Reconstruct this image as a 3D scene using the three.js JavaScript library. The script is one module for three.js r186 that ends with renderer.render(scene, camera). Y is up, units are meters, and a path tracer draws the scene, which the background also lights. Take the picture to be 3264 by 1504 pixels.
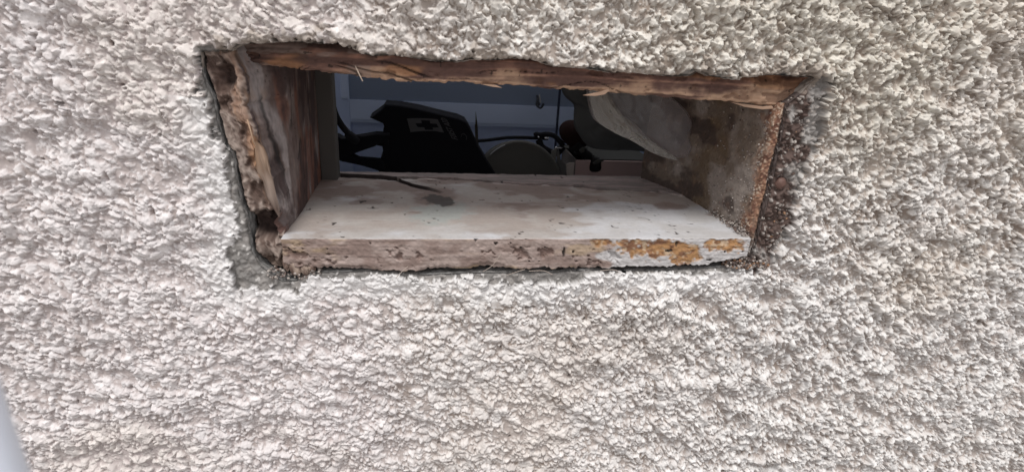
import * as THREE from 'three';
import { mergeGeometries } from 'three/addons/utils/BufferGeometryUtils.js';
import { FontLoader } from 'three/addons/loaders/FontLoader.js';
import { TextGeometry } from 'three/addons/geometries/TextGeometry.js';
import { RoundedBoxGeometry } from 'three/addons/geometries/RoundedBoxGeometry.js';

// ------------------------------------------------------------------ camera, sky, sun, exposure
// Metres. x runs along the wall, y up, z out of the wall towards the viewer. Origin: top front edge of the sill, mid-length.
const scene = new THREE.Scene();
const camera = new THREE.PerspectiveCamera(45.35, 1024 / 471, 0.01, 400);
camera.position.set(-0.13836, 0.27853, 0.67653);
camera.quaternion.setFromRotationMatrix(new THREE.Matrix4().makeBasis(
  new THREE.Vector3(0.98828, 0.05745, 0.14141), new THREE.Vector3(0, 0.92645, -0.37641), new THREE.Vector3(-0.15263, 0.372, 0.9156)));
camera.focus = 0.8;
camera.userData.fStop = 6.5;
scene.add(camera);
const renderer = new THREE.WebGLRenderer({ antialias: true });
renderer.toneMapping = THREE.LinearToneMapping;
renderer.toneMappingExposure = 1.95;
renderer.shadowMap.enabled = true;

{ // overcast sky: brighter overhead, even round the horizon
  const W = 128, H = 64, d = new Float32Array(W * H * 4);
  for (let j = 0; j < H; j++) for (let i = 0; i < W; i++) {
    const el = ((j + 0.5) / H - 0.5) * Math.PI, s = Math.max(0, Math.sin(el));
    const L = 0.62 * (0.3 + 1.0 * s);
    const k = (j * W + i) * 4;
    d[k] = L * 0.98; d[k + 1] = L * 0.99; d[k + 2] = L * 1.04; d[k + 3] = 1;
    if (el < 0) { d[k] = 0.13; d[k + 1] = 0.127; d[k + 2] = 0.123; }
  }
  const t = new THREE.DataTexture(d, W, H, THREE.RGBAFormat, THREE.FloatType);
  t.mapping = THREE.EquirectangularReflectionMapping; t.magFilter = t.minFilter = THREE.LinearFilter; t.needsUpdate = true;
  scene.background = t; scene.environment = t;
}
const sun = new THREE.DirectionalLight(new THREE.Color().setRGB(1, 0.99, 0.965), 1.1);
sun.position.set(-0.55, 3.0, 1.35); sun.castShadow = true;
sun.shadow.radius = 32; sun.shadow.mapSize.set(2048, 2048);
Object.assign(sun.shadow.camera, { left: -2, right: 2, top: 2, bottom: -2, near: 0.1, far: 10 });
scene.add(sun); scene.add(sun.target);

// ------------------------------------------------------------------ noise and helpers
const clamp = (x, a = 0, b = 1) => x < a ? a : x > b ? b : x;
const lerp = (a, b, t) => a + (b - a) * t;
const sm = (a, b, x) => { const t = clamp((x - a) / (b - a)); return t * t * (3 - 2 * t); };
const mix = (A, B, t) => [A[0] + (B[0] - A[0]) * t, A[1] + (B[1] - A[1]) * t, A[2] + (B[2] - A[2]) * t];
const mul = (A, k) => [A[0] * k, A[1] * k, A[2] * k];
function hsh(i, j, s) {
  let h = Math.imul(i, 374761393) + Math.imul(j, 668265263) + Math.imul(s, 2147483647 ^ 61);
  h = Math.imul(h ^ (h >>> 13), 1274126177); h = Math.imul(h ^ (h >>> 15), 2246822519); return ((h ^ (h >>> 16)) >>> 0) / 4294967296;
}
function vn(x, y, s = 0) { // value noise -1..1
  const i = Math.floor(x), j = Math.floor(y), u = x - i, v = y - j, a = u * u * (3 - 2 * u), b = v * v * (3 - 2 * v);
  const p = hsh(i, j, s), q = hsh(i + 1, j, s), r = hsh(i, j + 1, s), t = hsh(i + 1, j + 1, s);
  return (p + (q - p) * a + (r - p) * b + (p - q - r + t) * a * b) * 2 - 1;
}
function fbm(x, y, o = 4, s = 0) { let a = 0.5, f = 0; for (let k = 0; k < o; k++) { f += a * vn(x, y, s + k * 17); x = x * 2.03 + 3.1; y = y * 2.03 + 1.7; a *= 0.5; } return f; }
const ridge = (x, y, o = 3, s = 0) => { let a = 0.5, f = 0; for (let k = 0; k < o; k++) { f += a * (1 - Math.abs(vn(x, y, s + k * 13))); x *= 2.07; y *= 2.07; a *= 0.5; } return f; };
let seed = 12345;
const rnd = () => { seed = (Math.imul(seed, 1664525) + 1013904223) >>> 0; return seed / 4294967296; };
const rr = (a, b) => a + (b - a) * rnd();
const pl = (P, x, ix = 0, iy = 1) => { // piecewise-linear through a list of points
  if (x <= P[0][ix]) return P[0][iy];
  for (let k = 1; k < P.length; k++) if (x <= P[k][ix]) return lerp(P[k - 1][iy], P[k][iy], (x - P[k - 1][ix]) / (P[k][ix] - P[k - 1][ix]));
  return P[P.length - 1][iy];
};
function polyDist(P, x, y) { // signed distance, positive outside
  let d = 1e9, inside = false, nx = 0, ny = 0;
  for (let i = 0, j = P.length - 1; i < P.length; j = i++) {
    const [ax, ay] = P[j], [bx, by] = P[i], ex = bx - ax, ey = by - ay;
    const t = clamp(((x - ax) * ex + (y - ay) * ey) / (ex * ex + ey * ey)), qx = ax + ex * t, qy = ay + ey * t, q = (x - qx) ** 2 + (y - qy) ** 2;
    if (q < d) { d = q; nx = qx; ny = qy; }
    if ((ay > y) !== (by > y) && x < (bx - ax) * (y - ay) / (by - ay) + ax) inside = !inside;
  }
  return [(inside ? -1 : 1) * Math.sqrt(d), nx, ny];
}
function meshFrom(pos, col, idx) {
  const g = new THREE.BufferGeometry();
  g.setAttribute('position', new THREE.BufferAttribute(pos instanceof Float32Array ? pos : new Float32Array(pos), 3));
  if (col) g.setAttribute('color', new THREE.BufferAttribute(col instanceof Float32Array ? col : new Float32Array(col), 3));
  g.setIndex(new THREE.BufferAttribute(idx instanceof Uint32Array ? idx : new Uint32Array(idx), 1));
  g.computeVertexNormals();
  return g;
}
// a grid of nu x nv points, f(i, j) gives [x, y, z, [r, g, b]]
function sheet(nu, nv, f, flip = false) {
  const pos = new Float32Array(nu * nv * 3), col = new Float32Array(nu * nv * 3), idx = [];
  for (let j = 0; j < nv; j++) for (let i = 0; i < nu; i++) {
    const p = f(i, j), k = (j * nu + i) * 3;
    pos[k] = p[0]; pos[k + 1] = p[1]; pos[k + 2] = p[2];
    if (p[3]) { col[k] = p[3][0]; col[k + 1] = p[3][1]; col[k + 2] = p[3][2]; }
    if (i && j) { const a = j * nu + i, b = a - 1, c = a - nu, e = c - 1; flip ? idx.push(e, b, c, c, b, a) : idx.push(e, c, b, c, a, b); }
  }
  return meshFrom(pos, col, idx);
}
function tint(g, fn) { // vertex colours from position
  const p = g.attributes.position, c = new Float32Array(p.count * 3);
  for (let i = 0; i < p.count; i++) { const q = fn(p.getX(i), p.getY(i), p.getZ(i)); c.set(q, i * 3); }
  g.setAttribute('color', new THREE.BufferAttribute(c, 3)); return g;
}
const bare = g => { for (const k of Object.keys(g.attributes)) if (k !== 'position' && k !== 'normal' && k !== 'color') g.deleteAttribute(k); return g; };
const join = list => mergeGeometries(list.map(g => bare(g.index ? g.toNonIndexed() : g)));
const box = (x0, x1, y0, y1, z0, z1) => new THREE.BoxGeometry(x1 - x0, y1 - y0, z1 - z0).translate((x0 + x1) / 2, (y0 + y1) / 2, (z0 + z1) / 2);
const rbox = (x0, x1, y0, y1, z0, z1, r) => new RoundedBoxGeometry(x1 - x0, y1 - y0, z1 - z0, 3, r).translate((x0 + x1) / 2, (y0 + y1) / 2, (z0 + z1) / 2);
const curve = pts => new THREE.CatmullRomCurve3(pts.map(p => new THREE.Vector3(...p)));
const tube = (pts, r, n = 60, m = 10) => new THREE.TubeGeometry(curve(pts), n, r, m);
const shapeOf = pts => new THREE.Shape(pts.map(p => new THREE.Vector2(p[0], p[1])));
const slab = (pts, z, depth, bevel = 0.001) => new THREE.ExtrudeGeometry(shapeOf(pts), { depth, bevelEnabled: bevel > 0, bevelSize: bevel, bevelThickness: bevel, bevelSegments: 3, curveSegments: 8 }).translate(0, 0, z);
const M = (r, g, b, rough = 0.85, more = {}) => new THREE.MeshStandardMaterial({ color: new THREE.Color().setRGB(r, g, b), roughness: rough, ...more });
const dull = (r, g, b) => new THREE.MeshPhysicalMaterial({ color: new THREE.Color().setRGB(r, g, b), roughness: 0.9, specularIntensity: 0.25 });
const VC = (rough = 0.92, more = {}) => new THREE.MeshStandardMaterial({ vertexColors: true, roughness: rough, ...more });
function thing(name, label, category, base = [0, 0, 0], group) {
  const o = new THREE.Group(); o.name = name; o.position.set(...base); o.userData = { label, category };
  if (group) o.userData.group = group;
  scene.add(o); return o;
}
function part(name, geo, mat, parent, label) { // geo in world coordinates
  const o = new THREE.Mesh(geo, mat); o.name = name; o.castShadow = o.receiveShadow = true;
  let q = parent; while (q && q !== scene) { geo.translate(-q.position.x, -q.position.y, -q.position.z); q = q.parent; }
  if (label) o.userData.label = label;
  parent.add(o); return o;
}

// ------------------------------------------------------------------ the ground (below the picture)
{
  const g = new THREE.Mesh(new THREE.PlaneGeometry(300, 300).rotateX(-Math.PI / 2).translate(0, -1.3, 140), M(0.28, 0.265, 0.25, 0.95));
  g.name = 'ground'; g.userData = { kind: 'structure', label: 'pale concrete ground in front of the house wall' }; g.receiveShadow = true; scene.add(g);
}

// ------------------------------------------------------------------ the house wall: roughcast skin, masonry, right reveal, room behind
const HOLE = [[-0.3779, 0.2163], [-0.3464, 0.2184], [-0.3456, 0.2217], [-0.3342, 0.2274], [-0.3207, 0.228], [-0.3008, 0.2306], [-0.2792, 0.232], [-0.2533, 0.2314], [-0.2356, 0.2326], [-0.2228, 0.2289], [-0.2095, 0.2232], [-0.198, 0.2204], [-0.1753, 0.2225], [-0.1573, 0.2213], [-0.1288, 0.2182], [-0.1043, 0.2186], [-0.0864, 0.2221], [-0.0647, 0.2221], [-0.0501, 0.2231], [-0.0407, 0.2263], [-0.0159, 0.2257], [0.0119, 0.2192], [0.0536, 0.2182], [0.0879, 0.2142], [0.1088, 0.2169], [0.1323, 0.2143], [0.1606, 0.2132], [0.1863, 0.2154], [0.1958, 0.2218], [0.2101, 0.216], [0.2326, 0.214], [0.2456, 0.2138], [0.2644, 0.2183], [0.2966, 0.2208], [0.3339, 0.2201], [0.3538, 0.2194], [0.3396, 0.1993], [0.3253, 0.1869], [0.3274, 0.1588], [0.3279, 0.1256], [0.3297, 0.0912], [0.3294, 0.0556], [0.3291, 0.0281], [0.3275, -0.0049], [0.3248, -0.0341], [0.3196, -0.0434], [0.2654, -0.0464], [0.176, -0.0503], [0.1067, -0.0501], [0.0862, -0.0465], [0.0732, -0.0492], [0.0503, -0.0504], [0.0068, -0.0513], [-0.0782, -0.0504], [-0.1388, -0.0529], [-0.2041, -0.0463], [-0.2488, -0.0476], [-0.2893, -0.0484], [-0.3016, -0.0585], [-0.3192, -0.06], [-0.331, -0.0488], [-0.3434, -0.0378], [-0.3512, -0.0177], [-0.3518, -0.0038], [-0.3517, 0.0168], [-0.3522, 0.0289], [-0.3554, 0.0409], [-0.3574, 0.0605], [-0.3582, 0.0864], [-0.3592, 0.1065], [-0.3662, 0.1126], [-0.3698, 0.1398], [-0.3713, 0.1661], [-0.3762, 0.1802], [-0.3789, 0.1957]];
// outline of the painted roughcast; between it and the hole the grey bedding mortar is bare
const PAINT = [[-0.3784, 0.2217], [-0.3458, 0.2233], [-0.3342, 0.2284], [-0.3008, 0.2316], [-0.2533, 0.2324], [-0.2356, 0.2336], [-0.198, 0.2214], [-0.1573, 0.2223], [-0.0864, 0.2231], [-0.0407, 0.2273], [0.0119, 0.2202], [0.0879, 0.2152], [0.1606, 0.2142], [0.1958, 0.2228], [0.2326, 0.215], [0.2966, 0.2218], [0.3339, 0.2211], [0.3679, 0.2238], [0.3796, 0.2158], [0.3682, 0.2094], [0.3727, 0.1846], [0.3805, 0.1579], [0.3753, 0.1377], [0.3669, 0.1098], [0.3684, 0.0839], [0.3647, 0.0682], [0.3755, 0.0279], [0.3699, 0.0051], [0.3633, -0.0147], [0.3536, -0.0442], [0.3202, -0.0499], [0.2666, -0.0523], [0.1769, -0.0562], [0.1309, -0.0518], [0.1073, -0.0544], [0.0866, -0.0503], [0.0744, -0.0607], [0.052, -0.0677], [0.008, -0.067], [-0.0523, -0.0661], [-0.078, -0.0541], [-0.1388, -0.0593], [-0.2043, -0.0526], [-0.2493, -0.0565], [-0.2898, -0.0547], [-0.3045, -0.0756], [-0.3196, -0.0641], [-0.3366, -0.075], [-0.355, -0.0671], [-0.3768, -0.065], [-0.3802, -0.0409], [-0.3773, -0.0175], [-0.3695, -0.0038], [-0.3614, 0.0139], [-0.3647, 0.0491], [-0.369, 0.0734], [-0.3656, 0.0784], [-0.3645, 0.0986], [-0.3683, 0.1143], [-0.3723, 0.1276], [-0.3771, 0.1441], [-0.3778, 0.1587], [-0.3838, 0.1742], [-0.3842, 0.1869], [-0.3841, 0.1925]];

// thrown lumps: each cell may hold one, angular, tilted, of its own size and tone. Result in L: height (m), tone, share of cover
const L = { h: 0, tone: 0, cover: 0, spread: 3 };
function lumps(x, y, cell, s, r0, r1, h0, h1, prob) {
  const ci = Math.floor(x / cell), cj = Math.floor(y / cell);
  L.h = 0; L.tone = 0; L.cover = 0;
  for (let j = cj - 1; j <= cj + 1; j++) for (let i = ci - 1; i <= ci + 1; i++) {
    if (hsh(i, j, s) > prob) continue;
    const dx0 = x - (i + 0.1 + 0.8 * hsh(i, j, s + 1)) * cell, dy0 = y - (j + 0.1 + 0.8 * hsh(i, j, s + 2)) * cell;
    const R = r0 + (r1 - r0) * hsh(i, j, s + 3) ** 1.5;
    if (dx0 * dx0 + dy0 * dy0 > R * R * 2.2) continue;
    const a = (hsh(i, j, s + 4) - 0.5) * L.spread - 0.5, ca = Math.cos(a), sa = Math.sin(a), el = 1 + 1.1 * hsh(i, j, s + 5);
    const u = (dx0 * ca + dy0 * sa) / (R * el ** 0.5), v = (-dx0 * sa + dy0 * ca) / (R / el ** 0.5);
    const ang = 6.283 * hsh(i, j, s + 6), d = 0.55 * Math.hypot(u, v) + 0.45 * Math.max(Math.abs(u * Math.cos(ang) + v * Math.sin(ang)), Math.abs(-u * Math.sin(ang) + v * Math.cos(ang)));
    const t = 1 - d; if (t <= 0) continue;
    const H = h0 + (h1 - h0) * hsh(i, j, s + 7);
    const h = H * Math.min(1, t * 2.3) ** 0.75 * (1 + 0.5 * (hsh(i, j, s + 8) - 0.5) * u + 0.5 * (hsh(i, j, s + 9) - 0.5) * v);
    if (h > L.h) { L.h = h; L.tone = hsh(i, j, s + 10) * 2 - 1; L.cover = t; }
  }
}
const PAINTC = [0.72, 0.675, 0.645], BASEC = [0.42, 0.36, 0.325], MORTAR = [0.215, 0.2, 0.187];
function roughcast(x, y) { // [height, colour]
  const fine = sm(-0.2, 0.3, x + 0.3 * y + 0.12 * vn(x * 5, y * 5, 71)), wm = lerp(0.8, 1.0, fine);
  const wx = x + wm * (0.0017 * vn(x * 330, y * 330, 5) + 0.0005 * vn(x * 690, y * 690, 6)) + 0.004 * vn(x * 60, y * 60, 7);
  const wy = y + wm * (0.0017 * vn(x * 330, y * 330, 9) + 0.0005 * vn(x * 690, y * 690, 10)) + 0.004 * vn(x * 60, y * 60, 11);
  const u = x * 0.88 - y * 0.47, v = x * 0.47 + y * 0.88;              // throw runs slantwise, down to the right
  const den = fbm(u * 22, v * 36, 3, 40) + 0.25 * fbm(x * 7, y * 8, 2, 43);
  let h = 0.006 * fbm(x * 9, y * 11, 3, 50) + 0.0075 * fbm(u * 19, v * 27, 2, 52) + lerp(0.006, 0.0095, fine) * den;
  const k = clamp(lerp(0.8, 0.7, fine) + 0.9 * den);
  L.spread = lerp(1.3, 4, fine);
  lumps(wx, wy, 0.0108, 100, 0.003, lerp(0.0085, 0.0082, fine), 0.003, 0.0078, 0.72 * k); const h1 = L.h * lerp(1, 0.9, fine), t1 = L.tone, c1 = L.cover;
  lumps(wx + 0.003, wy, 0.0066, 200, 0.002, 0.0043, 0.0022, 0.0055, 0.85 * k); const h2 = L.h, t2 = L.tone, c2 = L.cover;
  lumps(wx, wy + 0.002, 0.0038, 300, 0.0012, 0.0026, 0.001, 0.003, 0.35 + 0.5 * k); const h3 = L.h, c3 = L.cover;
  const big = (Math.max(h1, h2) + 0.4 * Math.min(h1, h2)) * lerp(0.68, 1.2, fine);
  h += big + h3 * (0.5 + 0.35 * fine) + 0.0004 * vn(x * 640, y * 640, 61);
  const pit = sm(0.80, 0.9, vn(x * 95, y * 95, 400)) * (hsh(Math.floor(x * 47), Math.floor(y * 47), 401) > 0.72 ? 1 : 0); h -= 0.007 * pit;
  const cov = clamp(Math.max(sm(0.06, 0.2, c1), sm(0.06, 0.22, c2), 0.85 * sm(0.1, 0.3, c3)) + 0.45 * vn(x * 150, y * 150, 77) + lerp(-0.05, -0.1, fine));
  const cream = sm(-0.25, 0.45, fbm(x * 3.1 + 4, y * 3.1 - 2, 2, 81) + 1.6 * (y - 0.08)), pink = sm(-0.1, 0.5, fbm(x * 2.7, y * 2.7, 2, 91) - 1.1 * x - 0.2);
  let paint = mix(mix(PAINTC, [0.66, 0.615, 0.54], cream), [0.715, 0.665, 0.65], pink); paint = mix(paint, [0.66, 0.59, 0.53], 0.55 * sm(0.05, 0.4, fbm(x * 5 + 9, y * 6, 4, 101)));
  paint = mix(paint, [0.735, 0.71, 0.685], 0.8 * fine * (1 - cream));
  // undercoat shows taupe, in places stained brown
  const stain = sm(0.12, 0.4, fbm(u * 30 + 7, v * 45, 4, 97) + 0.35 * fbm(x * 6 + 3, y * 7, 2, 99));
  const under = mix(mix(mix(BASEC, [0.38, 0.315, 0.25], cream * 0.7), [0.48, 0.415, 0.395], pink), [0.2, 0.145, 0.11], 0.6 * stain * (1 - 0.5 * pink));
  let c = mix(under, paint, cov);
  c = mul(c, 1 + 0.08 * (c1 > 0.1 ? t1 : t2) + 0.06 * vn(x * 410, y * 410, 95));
  return [h, c, pit];
}
const house = thing('house_wall', 'off-white roughcast house wall round the small rectangular opening', 'wall');
{
  const axis = (a, b, c, lo, hi) => { const v = []; let s = c, p = a; while (p > lo) { s *= 1.035; p -= s; v.unshift(Math.max(p, lo)); } for (let q = a; q <= b; q += c) v.push(q); s = c; p = v[v.length - 1]; while (p < hi) { s *= 1.035; p += s; v.push(Math.min(p, hi)); } return v; };
  const X = axis(-0.735, 1.0, 0.00122, -3, 3), Y = axis(-0.5, 0.345, 0.00122, -1.3, 2.4), nx = X.length, ny = Y.length;
  const pos = new Float32Array(nx * ny * 3), col = new Float32Array(nx * ny * 3), sd = new Float32Array(nx * ny);
  for (let j = 0; j < ny; j++) for (let i = 0; i < nx; i++) {
    let x = X[i], y = Y[j]; const k = j * nx + i;
    let d = 1, dp = 1;
    if (x > -0.45 && x < 0.45 && y > -0.14 && y < 0.28) {
      const jag = 0.0016 * vn(x * 260, y * 260, 21) + 0.0022 * vn(x * 90, y * 90, 23);
      const q = polyDist(HOLE, x, y); d = q[0]; dp = polyDist(PAINT, x, y)[0] + lerp(2.2, 3.2, sm(0.3, 0.34, x)) * jag + 0.0025 * vn(x * 420, y * 420, 24);
      if (d < 0 && d > -0.0012) { x = q[1]; y = q[2]; }
    }
    sd[k] = d;
    let [h, c, pit] = roughcast(x, y);
    if (dp < 0.06 && dp > 0 && y < 0.17 && x < 0.33) { // paint laid on thick beside and below the opening
      const t = sm(0.05, 0.004, dp + 0.018 * fbm(x * 45, y * 45, 3, 25)); c = mix(c, mul([0.76, 0.74, 0.725], 1 + 0.05 * vn(x * 300, y * 300, 26)), 0.7 * t); h *= 1 - 0.3 * t;
    }
    const mort = 1 - sm(-0.0008, 0.0008, dp);                     // bare mortar / debris, a material edge
    if (mort > 0) {
      const right = sm(0.30, 0.33, x);
      L.spread = 4; lumps(x + 0.001 * vn(x * 500, y * 500, 3), y, 0.0046, 500, 0.001, 0.0036, 0.0006, 0.0036, 0.8);
      const hm = lerp(-0.0045 + 0.004 * fbm(x * 130, y * 130, 3, 31), -0.006 + 0.008 * fbm(x * 90, y * 80, 3, 33), right) + L.h * lerp(0.4, 1.5, right);
      let cm = mul(mix(MORTAR, [0.3, 0.275, 0.255], sm(-0.2, 0.5, fbm(x * 90, y * 90, 3, 35))), 1 + 0.12 * vn(x * 600, y * 600, 37));
      if (right > 0) {
        const soil = sm(-0.25, 0.15, fbm(x * 60, y * 40, 3, 39) + 0.22 - 14 * Math.max(0, x - 0.346));
        let cr = mix([0.33, 0.305, 0.285], [0.1, 0.066, 0.055], soil);
        if (L.cover > 0.25 && L.tone > 0.62) cr = [0.36, 0.32, 0.29];
        cm = mix(cm, cr, right);
      }
      h = lerp(h, hm, mort); if (L.cover > 0.3 && L.tone > 0.72 && right < 0.5) cm = [0.55, 0.52, 0.49]; c = mix(c, cm, mort);
    }
    if (y > 0.2 && d > 0 && d < 0.04 && x > -0.36 && x < 0.36) c = mix(c, [0.36, 0.3, 0.25], 0.75 * sm(0.1, 0.45, fbm(x * 60, y * 60, 4, 29) + 0.55 - d / 0.032));
    // broken lip at the hole and sagging roll of render above the lintel
    if (d < 0.0045) { const t = 1 - clamp(d / 0.0045); h -= 0.005 * t * t; }
    if (y > 0.2 && x > -0.36 && x < 0.36 && d > 0) h += 0.003 * Math.exp(-(((d - 0.011) / 0.008) ** 2)) * (0.6 + 0.6 * vn(x * 40, 3, 27));
    const ov = 0.22 * clamp(h * 200, -0.5, 1.5) * 0.004;
    pos[k * 3] = x + ov * vn(x * 300, y * 300, 88); pos[k * 3 + 1] = y + ov * vn(x * 300, y * 300, 89) - 0.05 * Math.max(0, h); pos[k * 3 + 2] = h;
    col.set(c, k * 3);
  }
  const idx = [];
  for (let j = 1; j < ny; j++) for (let i = 1; i < nx; i++) {
    const a = j * nx + i, b = a - 1, c = a - nx, e = c - 1;
    if (sd[a] < -0.0012 || sd[b] < -0.0012 || sd[c] < -0.0012 || sd[e] < -0.0012) continue;
    if ((i + j) & 1) idx.push(e, c, b, c, a, b); else idx.push(e, c, a, e, a, b);
  }
  part('roughcast', meshFrom(pos, col, new Uint32Array(idx)), VC(0.94), house);
  // the broken edge of the render, running back into the wall
  const R = [];
  for (let i = 0; i < HOLE.length; i++) { const A = HOLE[i], B = HOLE[(i + 1) % HOLE.length], n = Math.max(1, Math.ceil(Math.hypot(A[0] - B[0], A[1] - B[1]) / 0.0016)); for (let k = 0; k < n; k++) R.push([lerp(A[0], B[0], k / n), lerp(A[1], B[1], k / n)]); }
  R.push(R[0]);
  part('broken_edge', sheet(R.length, 26, (i, j) => {
    const [x, y] = R[i], t = j / 25, cx = x * 0.02, n = 0.0018 * vn(i * 0.11, j * 0.4, 3) + 0.0009 * vn(i * 0.5, j, 5);
    const k = (j ? n : 0), len = Math.hypot(x, y - 0.09), ox = x / len, oy = (y - 0.09) / len;
    const w = 0.22 + 0.1 * vn(i * 0.3, j * 0.7, 9);
    return [x + ox * k, y + oy * k, -0.004 - 0.05 * t, y > 0.2 ? [w * 1.35, w * 1.15, w] : x > 0.31 ? [w * 0.55, w * 0.42, w * 0.38] : [w, w * 0.97, w * 0.93]];
  }), VC(0.95), house);
  // masonry behind the render
  part('masonry', join([box(-3, 3, 0.255, 2.4, -0.285, -0.052), box(-3, 3, -1.3, -0.085, -0.285, -0.052), box(-3, -0.392, -0.085, 0.255, -0.285, -0.052), box(0.37, 3, -0.085, 0.255, -0.285, -0.052)]), M(0.2, 0.19, 0.18, 0.95), house);
}
// right reveal: cement-rendered side of the opening with a crumbling rusty arris
const JR = [[0.342, -0.022], [0.331, -0.016], [0.3235, -0.009], [0.3175, -0.014], [0.3145, -0.03], [0.3125, -0.06], [0.307, -0.13], [0.300, -0.18], [0.286, -0.225], [0.258, -0.29], [0.27, -0.31]];
{
  const S = [0]; for (let k = 1; k < JR.length; k++) S.push(S[k - 1] + Math.hypot(JR[k][0] - JR[k - 1][0], JR[k][1] - JR[k - 1][1]));
  const JX = JR.map((p, k) => [S[k], p[0]]), JZ = JR.map((p, k) => [S[k], p[1]]), total = S[S.length - 1], n = 270, m = 205;
  part('plastered_reveal', sheet(n, m, (i, j) => {
    const s = total * (i / (n - 1)), y = lerp(-0.062, 0.1855 + 0.002 * vn(i * 0.07, 1, 602), j / (m - 1)), wob = 0.004 * fbm(3, y * 30, 3, 601);
    let x = pl(JX, s) + wob, z = pl(JZ, s);
    const arris = Math.exp(-(((s - S[2] - 0.007 - 0.005 * vn(y * 50, 2, 603) - 0.003 * vn(y * 170, 2, 604)) / 0.019) ** 2)), inner = sm(S[3], S[4], s);
    lumps(s + 0.0008 * vn(s * 600, y * 600, 4), y, 0.0036, 620, 0.0009, 0.0024, 0.0005, 0.0021, 0.85);
    const cover = L.cover, tone = L.tone, rough = lerp(1, 0.12, inner);
    const e = L.h * rough + 0.0022 * fbm(s * 90, y * 90, 3, 605) * lerp(1, 0.25, inner) + 0.0022 * fbm(s * 14, y * 14, 2, 607);
    x -= e * inner + e * 0.3; z += e * (1 - inner);
    // colours: cement skin, ochre water stain, dark brown towards the back, rusty sandy arris
    let c = mix([0.18, 0.138, 0.107], [0.285, 0.24, 0.208], sm(-0.1, 0.35, fbm(s * 30, y * 26, 4, 611)));
    const st = S[5]; const ochre = sm(0.0, 0.3, fbm(s * 17 + 2, y * 20, 3, 613) + 0.9 * (1 - Math.abs(s - 0.16) / 0.085) - 0.45);
    c = mix(c, [0.135, 0.09, 0.05], 0.75 * ochre);
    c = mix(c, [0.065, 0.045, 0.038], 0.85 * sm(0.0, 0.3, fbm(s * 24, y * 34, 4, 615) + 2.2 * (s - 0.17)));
    c = mul(c, 1 + 0.13 * vn(s * 500, y * 500, 617) + 0.1 * vn(s * 160, y * 160, 618));
    if (vn(s * 210, y * 210, 619) > 0.82) c = mul(c, 1.7);
    if (vn(s * 230, y * 230, 621) > 0.85) c = mul(c, 0.5);
    const rust = mix([0.16, 0.075, 0.05], [0.28, 0.15, 0.095], sm(-0.3, 0.3, vn(s * 200, y * 90, 623)));
    let ar = cover > 0.14 && tone > -0.25 ? mix([0.5, 0.38, 0.29], [0.33, 0.19, 0.12], sm(-0.3, 0.4, vn(y * 60, s * 90, 624) + 4 * (0.08 - y))) : rust; if (cover > 0.18 && tone < -0.6) ar = [0.16, 0.09, 0.06];
    c = mix(c, ar, clamp(arris * 1.4 + 0.9 * fbm(s * 110, y * 80, 4, 625) - 0.28));
    const soil = (1 - sm(S[1], S[2], s)); c = mix(c, cover > 0.3 && tone > 0.5 ? [0.36, 0.31, 0.27] : [0.1, 0.068, 0.055], soil);
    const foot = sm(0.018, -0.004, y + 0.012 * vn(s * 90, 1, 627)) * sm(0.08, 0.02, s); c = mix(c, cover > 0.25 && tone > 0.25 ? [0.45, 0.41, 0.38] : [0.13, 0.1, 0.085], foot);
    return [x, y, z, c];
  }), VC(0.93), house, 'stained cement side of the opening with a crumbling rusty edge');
}
// room behind the opening; unseen ceiling gap added to let sky brighten the door
part('room_shell', join([box(-1.5, -1.4, -0.8, 0.4, -1.0, -0.2851), box(1.2, 1.3, -0.8, 0.4, -1.0, -0.2851), box(-1.4, 1.2, 0.3, 0.4, -0.37, -0.2851), box(-1.4, -1.0, 0.3, 0.4, -0.735, -0.3701), box(0.8, 1.2, 0.3, 0.4, -0.735, -0.3701), box(-1.4, 1.2, 0.3, 0.4, -1.0, -0.7351), box(-1.0, 0.8, 0.3, 0.33, -0.61, -0.59), box(-1.4, 1.2, -0.8, -0.7, -1.0, -0.2851), box(-1.5, 1.3, -0.8, 0.4, -1.05, -1.001)]), M(0.55, 0.6, 0.68, 0.95), house);
part('inner_shelf', box(-0.6, 0.7, -0.15, -0.12, -0.585, -0.3), M(0.45, 0.45, 0.45, 0.9), house);

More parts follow.
